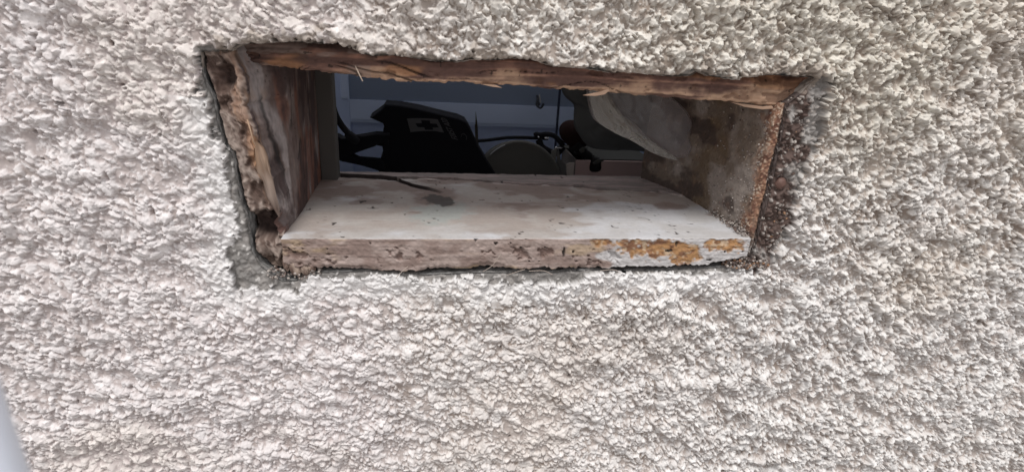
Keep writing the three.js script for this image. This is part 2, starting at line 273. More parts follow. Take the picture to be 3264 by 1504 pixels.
// crumbs of mortar along the right-hand break and on the sill corner
{
  const list = [];
  const crumb = (x, y, z, r, c) => {
    const g = new THREE.IcosahedronGeometry(r, 0), p = g.attributes.position, s = rnd() * 1000 | 0;
    for (let i = 0; i < p.count; i++) { const k = 0.75 + 0.5 * hsh(Math.round(p.getX(i) / r * 50), Math.round(p.getY(i) / r * 50) + Math.round(p.getZ(i) / r * 50) * 7, s); p.setXYZ(i, p.getX(i) * k, p.getY(i) * k * 0.8, p.getZ(i) * k); }
    g.rotateX(rnd() * 6).rotateY(rnd() * 6).translate(x, y, z); g.computeVertexNormals(); list.push(bare(tint(g, () => c)));
  };
  const tones = [[0.42, 0.37, 0.33], [0.3, 0.26, 0.235], [0.24, 0.2, 0.18], [0.16, 0.11, 0.09], [0.3, 0.17, 0.1], [0.1, 0.07, 0.06]];
  for (let k = 0; k < 300; k++) { const y = lerp(-0.045, 0.2, rnd() ** 1.25), t = rnd(); crumb(0.327 + 0.038 * t + 0.004 * vn(y * 40, 1, 5), y, -0.010 + rr(-0.002, 0.003) + 0.004 * t, 0.0006 + 0.0024 * rnd() ** 3, tones[rnd() * 6 | 0]); }
  for (let k = 0; k < 330; k++) { const y = lerp(-0.02, 0.19, rnd() ** 1.6), z = -0.02 - 0.11 * rnd() ** 2.2; crumb(pl([[-0.3, 0.285], [-0.13, 0.307], [-0.06, 0.3125], [-0.02, 0.316]], z) - 0.001 + 0.004 * fbm(3, y * 30, 3, 601), y, z, rr(0.0006, 0.0017), tones[rnd() * 4 | 0]); }
  for (let k = 0; k < 260; k++) { const z = -0.005 - 0.1 * rnd() ** 1.5; crumb(0.309 - 0.008 * rnd() ** 2 + (rnd() < 0.5 ? 0.004 : 0), 0.0005 + 0.008 * rnd() ** 2.5, z, rr(0.0006, 0.0019), tones[rnd() * 4 | 0]); }
  for (let k = 0; k < 420; k++) crumb(lerp(0.285, 0.352, rnd()), -0.043 + rr(-0.006, 0.014) * rnd(), rr(-0.012, 0.004), rr(0.0008, 0.0026), tones[rnd() * 6 | 0]);
  for (let k = 0; k < 160; k++) crumb(lerp(-0.335, -0.27, rnd()), -0.05 + rr(-0.006, 0.006), rr(-0.018, 0.0), rr(0.0008, 0.0024), tones[rnd() * 4 | 0]);
  const o = part('mortar_crumbs', mergeGeometries(list.map(g => g.index ? g.toNonIndexed() : g)), VC(0.95), house); o.userData.kind = 'stuff';
  part('pale_chip', new THREE.IcosahedronGeometry(0.005, 1).scale(0.5, 2.4, 0.4).rotateZ(-0.5).translate(0.3585, 0.176, -0.004), M(0.27, 0.24, 0.22, 0.95), house);
  part('mortar_flake', new THREE.IcosahedronGeometry(0.004, 1).scale(0.4, 1.5, 0.4).rotateZ(-0.35).translate(0.3665, 0.1985, -0.001), M(0.38, 0.34, 0.31, 0.95), house);
}
{
  const g = new THREE.IcosahedronGeometry(0.0085, 3), p = g.attributes.position;
  for (let i = 0; i < p.count; i++) { const k = 1 + 0.08 * vn(p.getX(i) * 300, p.getY(i) * 300 + p.getZ(i) * 200, 3); p.setXYZ(i, p.getX(i) * k, p.getY(i) * k, p.getZ(i) * k * 0.85); }
  g.computeVertexNormals();
  const b = thing('brown_pebble', 'round brown pebble lodged in the crumbling right edge of the opening', 'pebble', [0.343, 0.079, -0.007]);
  part('stone', g.translate(0.343, 0.079, -0.007), M(0.13, 0.068, 0.052, 0.6), b);
}

// ------------------------------------------------------------------ the wooden lintel
const LOW = [[-0.4, 0.206], [-0.3222, 0.2023], [-0.2958, 0.2008], [-0.2622, 0.1992], [-0.228, 0.1978], [-0.2073, 0.1959], [-0.1792, 0.1943], [-0.1506, 0.1933], [-0.1217, 0.1934], [-0.0997, 0.1954], [-0.0588, 0.1927], [-0.0476, 0.1939], [0.0215, 0.1918], [0.0688, 0.1906], [0.1092, 0.1887], [0.1545, 0.1866], [0.222, 0.1852], [0.2695, 0.1845], [0.2923, 0.1805], [0.31, 0.1803], [0.335, 0.184], [0.36, 0.2], [0.38, 0.206]];
const lint = thing('wooden_lintel', 'weathered brown wooden lintel across the top of the opening', 'lintel', [0, 0.19, -0.15]);
{
  const nx = 640, nf = 44, na = 8, ns = 44, nv = nf + na + ns;
  const zFront = x => -0.011 - 0.024 * sm(-0.2, -0.32, x) - 0.004 * sm(0.26, 0.3, x);
  part('beam', sheet(nx, nv, (i, j) => {
    const x = lerp(-0.375, 0.372, i / (nx - 1));
    const low = pl(LOW, x) + 0.0011 * vn(x * 130, 1, 701) + 0.0007 * vn(x * 420, 1, 703) + 0.0016 * Math.max(0, vn(x * 35, 2, 705) - 0.3);
    const top = 0.246, r = 0.005; let y, z, s, inner = 0;
    if (j < nf) { y = lerp(top, low + r, j / (nf - 1)); z = 0; s = top - y; }
    else if (j < nf + na) { const a = (j - nf + 1) / na * Math.PI / 2; y = low + r - r * Math.sin(a); z = -r + r * Math.cos(a); s = top - y + 0.001; inner = a / 1.6; }
    else { const t = (j - nf - na + 1) / ns; y = low; z = -r - 0.27 * t; s = top - low + 0.27 * t; inner = 1; }
    const grain = fbm(x * 12 + 0.6 * vn(x * 20, s * 60, 7), s * 330, 4, 711), broad = fbm(x * 14, s * 55, 3, 713), crk = sm(0.9, 0.985, 1 - Math.abs(vn(x * 7 + 1, s * 150 + 2.2 * vn(x * 16, 5, 719), 715)) * 1.0) * sm(-0.1, 0.3, vn(x * 11, s * 40, 717));
    const rot = sm(0.05, 0.4, fbm(x * 45, s * 90, 4, 721) + 0.55 * sm(0.25, 0.31, x) - 0.15);
    const dep = 0.0016 * grain + 0.0034 * broad + 0.0018 * fbm(x * 120, s * 160, 3, 727) - 0.003 * crk - 0.0045 * rot * (1 - inner * 0.6);
    if (j < nf + na) { z += dep; y -= 0.25 * dep * inner; } else y -= dep * 0.5;
    // colour: dark top (dirt, plus the lip shade put into the colour), reddish brown middle, tan where worn bare along the lower arris
    const hh = clamp((0.246 - y - 0.016) / 0.037), patch = fbm(x * 26, s * 48, 4, 731) + 0.5 * fbm(x * 9, s * 20, 2, 733);
    let c = mix([0.12, 0.062, 0.048], [0.29, 0.145, 0.1], sm(-0.3, 0.35, 0.7 * patch + 0.7 * grain));
    c = mix(c, [0.42, 0.265, 0.175], sm(0.12, 0.62, 0.7 * patch + 1.2 * (hh - 0.4) + 0.35 * grain) * sm(-0.3, -0.12, x + 0.06 * vn(x * 9, 4, 3)));
    c = mix(c, [0.36, 0.175, 0.08], 0.6 * sm(0.12, 0.34, fbm(x * 13 + 8, s * 40, 3, 737) - 0.5 * Math.abs(hh - 0.55)));
    c = mix(c, [0.075, 0.043, 0.035], 0.85 * sm(0.0, 0.4, 0.3 - hh * 1.15 + 0.75 * fbm(x * 30, s * 60, 4, 739) + 0.5 * sm(-0.24, -0.3, x)));
    if (x < -0.2) c = mix(c, [0.27, 0.2, 0.17], 0.55 * sm(0.1, 0.35, fbm(x * 40 - y * 60, y * 160, 3, 741) + 0.1));
    c = mul(c, (1 - 0.72 * crk) * (1 + 0.22 * grain + 0.1 * vn(x * 260, s * 600, 743)));
    if (rot > 0.5) c = mix(c, [0.14, 0.07, 0.045], 0.5 * sm(0.4, 0.9, rot));
    if (vn(x * 150, s * 150, 745) > 0.86) c = mul(c, 0.3);
    return [x, y, zFront(x) + z - (j < nf ? 0.009 * sm(0.026, 0.036, y - low) : 0), c];
  }), VC(0.9), lint);
  part('beam_core', box(-0.375, 0.345, 0.208, 0.25, -0.285, -0.05), M(0.1, 0.06, 0.045, 0.95), lint);
  const tan = M(0.4, 0.26, 0.18, 0.9), pale = M(0.48, 0.38, 0.3, 0.9);
  part('splinter', tube([[-0.2165, 0.2085, -0.008], [-0.2135, 0.2035, -0.003], [-0.2105, 0.1975, -0.001], [-0.2085, 0.193, -0.002]], 0.0007, 16, 6), pale, lint);
  part('splinter', slab([[0.054, 0.186], [0.066, 0.1885], [0.076, 0.191], [0.084, 0.1945], [0.0855, 0.193], [0.08, 0.1885], [0.069, 0.1862]], -0.011, 0.003, 0.0004), tan, lint);
  part('splinter', slab([[0.252, 0.1838], [0.275, 0.1812], [0.3, 0.179], [0.311, 0.1805], [0.313, 0.1778], [0.298, 0.1765], [0.272, 0.179]], -0.019, 0.004, 0.0005), tan, lint);
  part('splinter', slab([[-0.072, 0.1938], [-0.055, 0.1932], [-0.0475, 0.1908], [-0.058, 0.1916]], -0.014, 0.003, 0.0004), tan, lint);
}

// ------------------------------------------------------------------ the rotten post on the left
const ARR = [[-0.08, -0.311], [-0.02, -0.313], [0.0277, -0.3151], [0.0478, -0.3158], [0.0752, -0.3221], [0.1018, -0.3265], [0.1312, -0.3303], [0.1595, -0.3357], [0.1903, -0.3372], [0.2132, -0.3459], [0.23, -0.348]];
const EDGE = [[-0.06, -0.3192], [-0.0488, -0.331], [-0.0378, -0.3434], [-0.0177, -0.3512], [0.0168, -0.3517], [0.0409, -0.3554], [0.0864, -0.3582], [0.1065, -0.3592], [0.1126, -0.3662], [0.1398, -0.3698], [0.1661, -0.3713], [0.1957, -0.3789], [0.25, -0.3789]];
const post = thing('wooden_post', 'rotten wooden post forming the left side of the opening', 'post', [-0.34, -0.06, -0.13]);
{
  const nv = 235, nf = 62, na = 10, ns = 150, nu = nf + na + ns;
  part('timber', sheet(nu, nv, (i, j) => {
    const y = lerp(-0.048 + 0.005 * vn(i * 0.09, 3, 5), 0.232, j / (nv - 1)), ax = pl(ARR, y) + 0.0016 * vn(y * 120, 1, 801) + 0.001 * vn(y * 330, 1, 802), r = 0.007;
    let x, z, s, inner = 0;
    if (i < nf) { x = lerp(-0.392, ax - r, i / (nf - 1)); z = 0; s = x - ax; }
    else if (i < nf + na) { const a = (i - nf + 1) / na * Math.PI / 2; x = ax - r + r * Math.sin(a); z = -r + r * Math.cos(a); s = x - ax; inner = a / 1.6; }
    else { const t = (i - nf - na + 1) / ns; z = -r - 0.275 * t; x = lerp(ax, pl([[-0.06, -0.309], [0.232, -0.305]], y), sm(0, 0.35, t)); s = 0.275 * t; inner = 1; }
    const fib = fbm(s * 300 + 0.8 * vn(s * 50, y * 26, 9), y * 30, 4, 811), broad = fbm(s * 70, y * 34, 3, 813), knot = fbm(s * 75, y * 62, 4, 815), grit = fbm(s * 230, y * 170, 3, 816);
    const gouge = sm(0.12, 0.42, knot + 0.1) * sm(-0.045, -0.022, s) * (1 - inner);
    const cav = clamp(1.25 - Math.hypot((x + 0.331) / 0.026, (y - 0.014) / 0.019) + 0.18 * vn(x * 200, y * 200, 817));
    const cav2 = clamp(1.2 - Math.hypot((x + 0.354) / 0.010, (y - 0.194) / 0.018) + 0.25 * vn(x * 200, y * 200, 818));
    const lowr = sm(-0.02, -0.045, y + 0.008 * vn(x * 90, 2, 819));
    const crk = sm(0.93, 0.99, 1 - Math.abs(vn(s * 55, y * 5 + 3, 821))) * sm(0, 0.3, vn(s * 40, y * 14, 822));
    const dep = 0.0012 * fib + 0.0026 * broad + 0.0022 * grit - 0.006 * gouge - 0.0025 * crk;
    const front = -0.002 - 0.004 * sm(-0.035, -0.06, s) + 0.003 * Math.exp(-(((s + 0.008) / 0.006) ** 2));
    if (inner < 1) { z += (dep + front) * (1 - 0.5 * inner) - 0.03 * sm(0, 0.7, cav) - 0.01 * sm(0, 0.8, cav2) - 0.012 * lowr; x += inner * dep * 0.6; }
    else { const near = sm(0.05, 0.0, s); x += (0.0012 * fib + 0.0012 * broad) * lerp(0.4, 1, near) - 0.008 * sm(0.25, 0.9, clamp(1.25 - Math.hypot(z / 0.03, (y - 0.012) / 0.02))); }
    if (inner === 0) { const e = x - pl(EDGE, y) - 0.001 * vn(y * 120, 5, 7); z -= 0.022 * sm(0.0032, 0.0012, e); }
    const arr = Math.exp(-(((inner >= 1 ? s + 0.004 : s + 0.007) / 0.01) ** 2));
    const bare = sm(0.1, 0.5, 0.55 * arr + 0.6 * fbm(s * 110, y * 30, 4, 831) - 0.08) * sm(0.04, 0.1, y + 0.02 * vn(s * 90, y * 60, 832));
    let c;
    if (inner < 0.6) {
      c = mix([0.13, 0.085, 0.067], [0.31, 0.245, 0.208], sm(-0.3, 0.3, broad * 0.6 + fib * 0.5 + grit * 0.6));
      c = mix(c, [0.1, 0.06, 0.045], 0.8 * sm(0.02, 0.35, knot + 0.12 * sm(-0.045, -0.02, s)));
      c = mix(c, mix([0.34, 0.205, 0.14], [0.34, 0.17, 0.08], sm(0, 0.3, fbm(s * 60, y * 18, 2, 834))), 0.8 * bare);
      c = mix(c, [0.2, 0.19, 0.18], 0.7 * sm(-0.042, -0.052, s + 0.004 * vn(y * 70, 3, 833)));
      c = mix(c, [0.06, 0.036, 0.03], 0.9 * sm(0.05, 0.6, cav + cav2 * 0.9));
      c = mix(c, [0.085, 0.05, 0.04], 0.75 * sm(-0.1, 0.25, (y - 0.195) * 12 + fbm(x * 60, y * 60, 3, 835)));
      c = mix(c, [0.24, 0.17, 0.13], 0.5 * lowr);
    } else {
      const w = s + 0.0025 * vn(y * 18, s * 30, 840);
      c = mix([0.2, 0.155, 0.142], [0.13, 0.09, 0.08], sm(-0.25, 0.3, fbm(w * 60, y * 18, 4, 841)));
      c = mix(c, [0.37, 0.325, 0.315], 0.75 * sm(0.05, 0.35, fbm(w * 45 + 4, y * 16, 4, 843) - 0.12 + 0.45 * sm(0.075, 0.02, w)));
      c = mix(c, [0.21, 0.088, 0.056], 0.8 * sm(-0.06, 0.26, fbm(w * 50 + 9, y * 13, 4, 845) + 0.28 * sm(0.12, 0.0, y) * sm(0.03, 0.07, s)));
      c = mix(c, [0.06, 0.037, 0.035], 0.9 * sm(-0.05, 0.25, fbm(w * 38 + 7, y * 15, 4, 847) + 0.3 * sm(0.06, 0.15, y) * sm(0.02, 0.07, s)));
      c = mix(c, [0.36, 0.22, 0.13], 0.7 * bare);
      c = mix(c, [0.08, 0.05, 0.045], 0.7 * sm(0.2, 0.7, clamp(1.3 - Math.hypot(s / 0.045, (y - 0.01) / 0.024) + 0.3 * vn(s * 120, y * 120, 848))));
      if (vn(s * 260, y * 170, 849) > 0.87) c = mul(c, 0.35);
    }
    c = mul(c, (1 - 0.7 * crk) * (1 + 0.18 * fib + 0.2 * grit + 0.1 * vn(s * 500, y * 200, 851)));
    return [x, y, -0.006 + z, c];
  }), VC(0.9), post);
  part('timber_core', box(-0.385, -0.345, -0.04, 0.232, -0.285, -0.06), M(0.1, 0.07, 0.055, 0.95), post);
  // long spike of sound wood left hanging over the rotted hollow
  const spike = new THREE.LatheGeometry([[0.0004, -0.04], [0.003, -0.03], [0.0052, -0.012], [0.0072, 0.006], [0.0076, 0.02], [0.006, 0.034], [0.004, 0.046], [0.0003, 0.055]].map(q => new THREE.Vector2(...q)), 40).scale(1, 1, 0.55), sp = spike.attributes.position;
  for (let i = 0; i < sp.count; i++) { const x = sp.getX(i), y = sp.getY(i), z = sp.getZ(i), k = 1 + 1.1 * fbm(x * 260, y * 90 + z * 90, 3, 3); sp.setXYZ(i, x * k + 0.0012 * vn(y * 140, 1, 5), y, z * k); }
  spike.rotateZ(0.17).translate(-0.3218, 0.0665, -0.0045); spike.computeVertexNormals();
  part('splinter', tint(spike, (x, y, z) => mul(mix(mix([0.11, 0.072, 0.056], [0.3, 0.23, 0.19], sm(-0.35, 0.35, fbm(x * 260, y * 110, 4, 7))), [0.3, 0.18, 0.1], 0.5 * sm(0.06, 0.1, y)), 1 + 0.3 * vn(x * 700, y * 60, 9))), VC(0.9), post, 'long spike of paler wood hanging over the rotted hollow');
  part('splinter', tint(tube([[-0.337, 0.146, 0.001], [-0.334, 0.135, 0.004], [-0.3325, 0.123, 0.003], [-0.3315, 0.116, 0.0]], 0.0009, 20, 6), () => [0.45, 0.3, 0.2]), VC(0.9), post);
  // loose scraps hanging at the foot
  for (const [x, y, h, w] of [[-0.302, -0.04, 0.022, 0.008], [-0.29, -0.043, 0.016, 0.006], [-0.312, -0.036, 0.018, 0.005], [-0.281, -0.041, 0.012, 0.005]]) {
    const g = new THREE.IcosahedronGeometry(1, 3), p = g.attributes.position;
    for (let i = 0; i < p.count; i++) { const a = p.getX(i), b = p.getY(i), k = 1 + 0.35 * fbm(a * 2 + x * 900, b * 2 + p.getZ(i) * 2, 3, 5); p.setXYZ(i, a * w * k, b * h * 0.6 * k, p.getZ(i) * 0.006 * k); }
    g.translate(x, y, -0.006); g.computeVertexNormals();
    part('loose_scrap', tint(g, (X, Y) => mix([0.14, 0.09, 0.07], [0.4, 0.31, 0.25], sm(-0.3, 0.4, fbm(X * 200, Y * 200, 3, 7)))), VC(0.95), post);
  }
}
// squared batten closing the far end of the left side
{
  const b = thing('dark_batten', 'upright dark grey batten at the back of the left side of the opening', 'batten', [-0.297, 0.1, -0.272]);
  const g = tint(new RoundedBoxGeometry(0.026, 0.25, 0.034, 4, 0.002).translate(-0.2945, 0.1, -0.272), (x, y, z) => mul([0.085, 0.077, 0.07], 1 + 0.3 * fbm(x * 300, y * 20, 3, 3)));
  part('plank', g, VC(0.9), b);
}

// ------------------------------------------------------------------ the sill board
const sill = thing('sill_board', 'cracked wooden sill board, painted white on top, with a bare worn front edge', 'sill', [0, -0.043, -0.15]);
const SB = [[-0.325, -0.027], [-0.3079, -0.0365], [-0.2776, -0.0375], [-0.2392, -0.0415], [-0.204, -0.0435], [-0.14, -0.0445], [-0.0784, -0.042], [0.0063, -0.0432], [0.1074, -0.0442], [0.1752, -0.042], [0.2543, -0.0395], [0.3154, -0.029]];
const CR1 = [[-0.32, -0.281], [-0.2926, -0.2798], [-0.2457, -0.2749], [-0.2037, -0.2697], [-0.185, -0.2614], [-0.1609, -0.2318], [-0.1253, -0.2075], [-0.113, -0.1963]];
const CR2 = [[-0.2, -0.27], [-0.1400, -0.2705], [-0.0763, -0.2633], [-0.0068, -0.2519], [0.0464, -0.2415], [0.1024, -0.2441], [0.1544, -0.2281], [0.2075, -0.2177], [0.2634, -0.2146], [0.29, -0.19]];
{
  const nx = 500, nf = 40, na = 6, nt = 270, nu = 10, rows = nu + nf + na + nt, r = 0.0018;
  const RX = [[-0.32, 0.27], [-0.225, 0.29], [-0.18, 0.302], [-0.1329, 0.3055], [0, 0.3145]];
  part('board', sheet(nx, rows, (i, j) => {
    const u = i / (nx - 1); let y, z, face, t = 0;
    const xf = lerp(-0.314, 0.3145, u), bot = pl(SB, xf) + 0.0019 * vn(xf * 90, 1, 901) + 0.0012 * vn(xf * 320, 1, 903);
    if (j < nu) { z = lerp(-0.06, 0, j / nu); y = bot + 0.001 * vn(xf * 120, z * 120, 3); face = 0; }
    else if (j < nu + nf) { y = lerp(bot, -r, (j - nu) / (nf - 1)); z = 0; face = 1; }
    else if (j < nu + nf + na) { const a = (j - nu - nf + 1) / na * Math.PI / 2; y = -r + r * Math.sin(a); z = -r + r * Math.cos(a); face = a < 0.7 ? 1 : 2; }
    else { t = (j - nu - nf - na + 1) / nt; z = -r - (t < 0.41 ? 0.18 * t / 0.41 : 0.18 + 0.118 * (t - 0.41) / 0.59); y = 0; face = 2; }
    const xr = face === 2 ? pl(RX, z) : 0.3145; const x = lerp(-0.314, xr, u);
    let c, d = 0;
    if (face === 2) {
      const g = fbm(x * 14, z * 260, 4, 911);
      let w = 0.3;
      const z1 = pl(CR1, x) + 0.0015 * vn(x * 90, 1, 913), z2 = pl(CR2, x) + 0.0042 * vn(x * 45, 3, 915) + 0.001 * vn(x * 260, 1, 917);
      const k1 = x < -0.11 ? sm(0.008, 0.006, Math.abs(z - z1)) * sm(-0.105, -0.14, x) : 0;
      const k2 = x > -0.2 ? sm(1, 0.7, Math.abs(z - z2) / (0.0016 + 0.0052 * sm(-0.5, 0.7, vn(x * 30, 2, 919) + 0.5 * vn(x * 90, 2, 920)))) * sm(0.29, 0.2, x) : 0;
      const beh = Math.max(x < -0.2 ? sm(0.0008, -0.0008, z - z1) : 0, x > -0.205 ? sm(0.0008, -0.0008, z - z2) : 0);
      d = 0.00035 * g + 0.0006 * fbm(x * 20, z * 20, 2, 921) - 0.022 * Math.max(k1, k2) + 0.002 * beh + 0.0009 * beh * fbm(x * 90, z * 180, 3, 923);
      const lip = sm(0.007, 0.003, Math.abs(z - z2 - 0.003)) * (1 - beh) * sm(0.0, 0.4, vn(x * 60, z * 60, 927)); d += 0.001 * lip;
      // old paint: bluish white, thin and brown where it has worn, grey-green mould patch, bare dark triangle
      const wear = fbm(x * 12, z * 20, 4, 931) + 0.3 * fbm(x * 60, z * 90, 3, 933);
      const keep = clamp(sm(-0.25, 0.35, wear + 1.15 * sm(0.02, 0.17, x + 0.4 * (z + 0.08) + 0.02 * vn(z * 60, 2, 929)) * sm(-0.16, -0.12, z + 0.012 * vn(x * 40, 1, 930)) + 0.4 * sm(-0.05, -0.015, z + 0.012 * vn(x * 25, 4, 932)) - 0.42));
      c = mix([0.35, 0.3, 0.27], [0.525, 0.515, 0.52], keep);
      c = mix(c, [0.43, 0.40, 0.375], 0.6 * sm(-0.2, 0.3, fbm(x * 18 + 5, z * 24, 4, 935)));
      c = mix(c, [0.235, 0.175, 0.152], 0.85 * sm(0.0, 0.4, fbm(x * 16 + 2, z * 30, 4, 937) + 0.2 * fbm(x * 70, z * 200, 2, 938) + 0.15 * fbm(x * 25, z * 18, 3, 936) + 4.0 * (-0.13 - z)));
      c = mix(c, [0.34, 0.355, 0.335], 0.85 * sm(0.0, 0.5, 1 - Math.hypot((x + 0.112) / 0.055, (z + 0.1) / 0.055) + 0.6 * fbm(x * 60, z * 60, 3, 939)));
      const tri = sm(0, 0.25, 1 - Math.hypot((x + 0.117 - 0.25 * (z + 0.157)) / 0.026, (z + 0.155) / 0.03) + 0.45 * fbm(x * 110, z * 110, 3, 941));
      c = mix(c, [0.07, 0.06, 0.055], 0.92 * tri); d -= 0.0004 * tri;
      c = mix(c, [0.22, 0.17, 0.15], 0.6 * sm(0, 0.35, 1 - Math.hypot((x + 0.222) / 0.03, (z + 0.143) / 0.016) + 0.6 * fbm(x * 90, z * 160, 3, 943)));
      if (Math.abs(x - 0.197) < 0.02 && sm(0.75, 0.85, vn(x * 120, z * 240 - x * 160, 945)) > 0) c = mul(c, 0.45);
      c = mix(c, mix([0.19, 0.16, 0.15], [0.29, 0.23, 0.215], sm(-0.2, 0.3, fbm(x * 30, z * 160, 3, 947))), 0.9 * beh);
      c = mix(c, [0.52, 0.45, 0.42], 0.6 * lip);
      c = mix(c, [0.03, 0.02, 0.017], Math.max(k1, k2, x < -0.11 ? sm(0.008, 0.006, Math.abs(z - z1 + 0.004)) * sm(-0.105, -0.14, x) : 0, 0));  // near-black cracks: raw wood, with the gap shade put into the colour
      c = mul(c, 1 + 0.05 * g + 0.07 * fbm(x * 150, z * 190, 3, 948) + 0.06 * vn(x * 500, z * 600, 949));
      const hole = sm(0.8, 0.86, vn(x * 150, z * 120, 951)) * (vn(x * 21, z * 21, 953) > -0.2 ? 1 : 0); c = mix(c, [0.05, 0.04, 0.035], hole); d -= 0.0015 * hole;
      y += d;
    } else {
      const g = fbm(x * 16, y * 420, 4, 961), hole = sm(0.8, 0.86, vn(x * 150, y * 150, 963)) * (vn(x * 17, y * 40, 965) > -0.15 ? 1 : 0);
      const q = (px, py, rx, ry) => 1 - Math.hypot((x - px) / rx, (y - py) / ry);
      const rot = sm(0.05, 0.45, Math.max(q(-0.165, -0.025, 0.03, 0.017), q(-0.054, -0.021, 0.014, 0.01), q(-0.012, -0.024, 0.018, 0.014), q(0.025, -0.02, 0.014, 0.01), q(0.085, -0.032, 0.03, 0.011), q(0.115, -0.026, 0.014, 0.016), q(-0.26, -0.028, 0.03, 0.012), q(-0.3, -0.02, 0.02, 0.02)) * 0.62 - 0.2 + 0.5 * fbm(x * 70, y * 110, 2, 966) + 0.85 * fbm(x * 170, y * 230, 3, 967));
      const und = sm(0.007, 0.0, y - bot + 0.003 * vn(x * 70, 3, 969));
      d = 0.0005 * g + 0.0014 * fbm(x * 50, y * 80, 3, 971) + 0.0011 * fbm(x * 230, y * 260, 3, 972) - 0.004 * rot - 0.003 * hole - 0.004 * und * sm(-0.1, 0.3, vn(x * 24, 1, 970));
      c = mix([0.235, 0.168, 0.143], [0.35, 0.272, 0.24], sm(-0.3, 0.3, g * 0.3 + fbm(x * 40, y * 60, 4, 973)));
      c = mix(c, [0.42, 0.3, 0.17], 0.5 * sm(0.1, 0.4, fbm(x * 22 + 3, y * 60, 3, 975)));
      c = mix(c, [0.17, 0.105, 0.085], 0.75 * rot);
      const white = sm(0.0, 0.25, sm(0.085, 0.13, x + 0.025 * vn(x * 30, y * 80, 977)) * 0.7 - 0.35 + 0.3 * fbm(x * 60, y * 90, 3, 979) + 0.25 * sm(0.02, 0.16, x) * sm(-0.02, -0.03, y));
      c = mix(c, [0.47, 0.445, 0.435], white);
      const org = Math.max(q(0.186, -0.016, 0.056, 0.0145), q(0.22, -0.026, 0.024, 0.014), q(0.276, -0.011, 0.034, 0.0105), q(0.095, -0.006, 0.0155, 0.0075), q(0.145, -0.007, 0.045, 0.0055));
      const om = sm(-0.12, 0.3, org + 0.7 * fbm(x * 140, y * 170, 4, 981));
      c = mix(c, mix([0.36, 0.19, 0.08], [0.2, 0.095, 0.05], sm(-0.2, 0.3, fbm(x * 110, y * 150, 4, 983))), om); c = mix(c, [0.47, 0.36, 0.25], om * 0.75 * sm(0.1, 0.4, fbm(x * 150 + 3, y * 190, 3, 985)));
      d += 0.0016 * om * fbm(x * 190, y * 190, 3, 987) - 0.0012 * om;
      c = mul(c, 1 + 0.08 * g + 0.12 * fbm(x * 160, y * 200, 3, 988) + 0.09 * vn(x * 500, y * 500, 989)); c = mix(c, [0.04, 0.03, 0.025], hole);
      if (face === 0) c = [0.2, 0.15, 0.12];
      z += d * (face === 1 ? 1 : 0.3);
    }
    return [x, y, z, c];
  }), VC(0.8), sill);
  part('underside', box(-0.31, 0.3, -0.026, -0.012, -0.175, -0.05), M(0.2, 0.15, 0.12, 0.95), sill);
  const fib = M(0.4, 0.33, 0.28, 0.9);
  for (const [a, b, c2] of [[[-0.062, -0.047, 0.001], [-0.051, -0.037, 0.005], [-0.04, -0.02, 0.006]], [[-0.03, -0.052, 0.003], [-0.016, -0.044, 0.008], [-0.006, -0.043, 0.004]], [[0.0, -0.046, 0.003], [0.02, -0.044, 0.007], [0.032, -0.05, 0.006]], [[-0.16, -0.038, 0.002], [-0.17, -0.046, 0.006], [-0.175, -0.052, 0.006]], [[0.1, -0.047, 0.002], [0.118, -0.044, 0.006], [0.128, -0.049, 0.006]]])
    part('fibre', tube([a, b, c2], 0.00045, 12, 5), fib, sill);
}

// ------------------------------------------------------------------ inside: panelled door at the back
{
  const d = thing('panelled_door', 'pale panelled door at the back of the dark space, bluish light put into its paint', 'door', [-0.05, -0.69, -0.77]);
  const white = M(0.6, 0.68, 0.86, 0.55), mid = M(0.55, 0.63, 0.84, 0.6), dark = M(0.24, 0.285, 0.38, 0.6);  // blue of the dim light put into the white paint; upper panel darker
  part('stile', rbox(-1.1, -0.318, -0.69, 0.29, -0.775, -0.742, 0.002), mid, d);
  part('stile', rbox(0.36, 1.1, -0.69, 0.29, -0.775, -0.742, 0.002), mid, d);
  part('bead', rbox(-0.337, -0.3182, 0.0562, 0.285, -0.75, -0.737, 0.004), white, d);
  part('rail', box(-0.3178, 0.3598, 0.0085, 0.0555, -0.775, -0.7425), white, d);
  part('moulding', rbox(-0.3178, 0.3598, 0.001, 0.0078, -0.775, -0.744, 0.0008), white, d);
  part('panel', box(-0.3178, 0.3598, 0.0558, 0.29, -0.775, -0.7455), dark, d);
  part('panel', box(-0.3178, 0.3598, -0.69, 0.0006, -0.775, -0.755), mid, d);
  const h = thing('wall_hook', 'small dark hook with a pale clip on the back door', 'hook', [0.142, 0.06, -0.745]);
  part('hook', join([tube([[0.1405, 0.08, -0.756], [0.1405, 0.078, -0.73], [0.137, 0.062, -0.722], [0.146, 0.056, -0.716], [0.153, 0.067, -0.716]], 0.0032, 30, 8), new THREE.SphereGeometry(0.006, 14, 10).translate(0.1405, 0.063, -0.728)]), M(0.02, 0.02, 0.025, 0.5), h);
  part('clip', tube([[0.144, 0.086, -0.735], [0.1455, 0.076, -0.731], [0.1475, 0.066, -0.728]], 0.0013, 14, 6), M(0.5, 0.48, 0.46, 0.4), h);
}

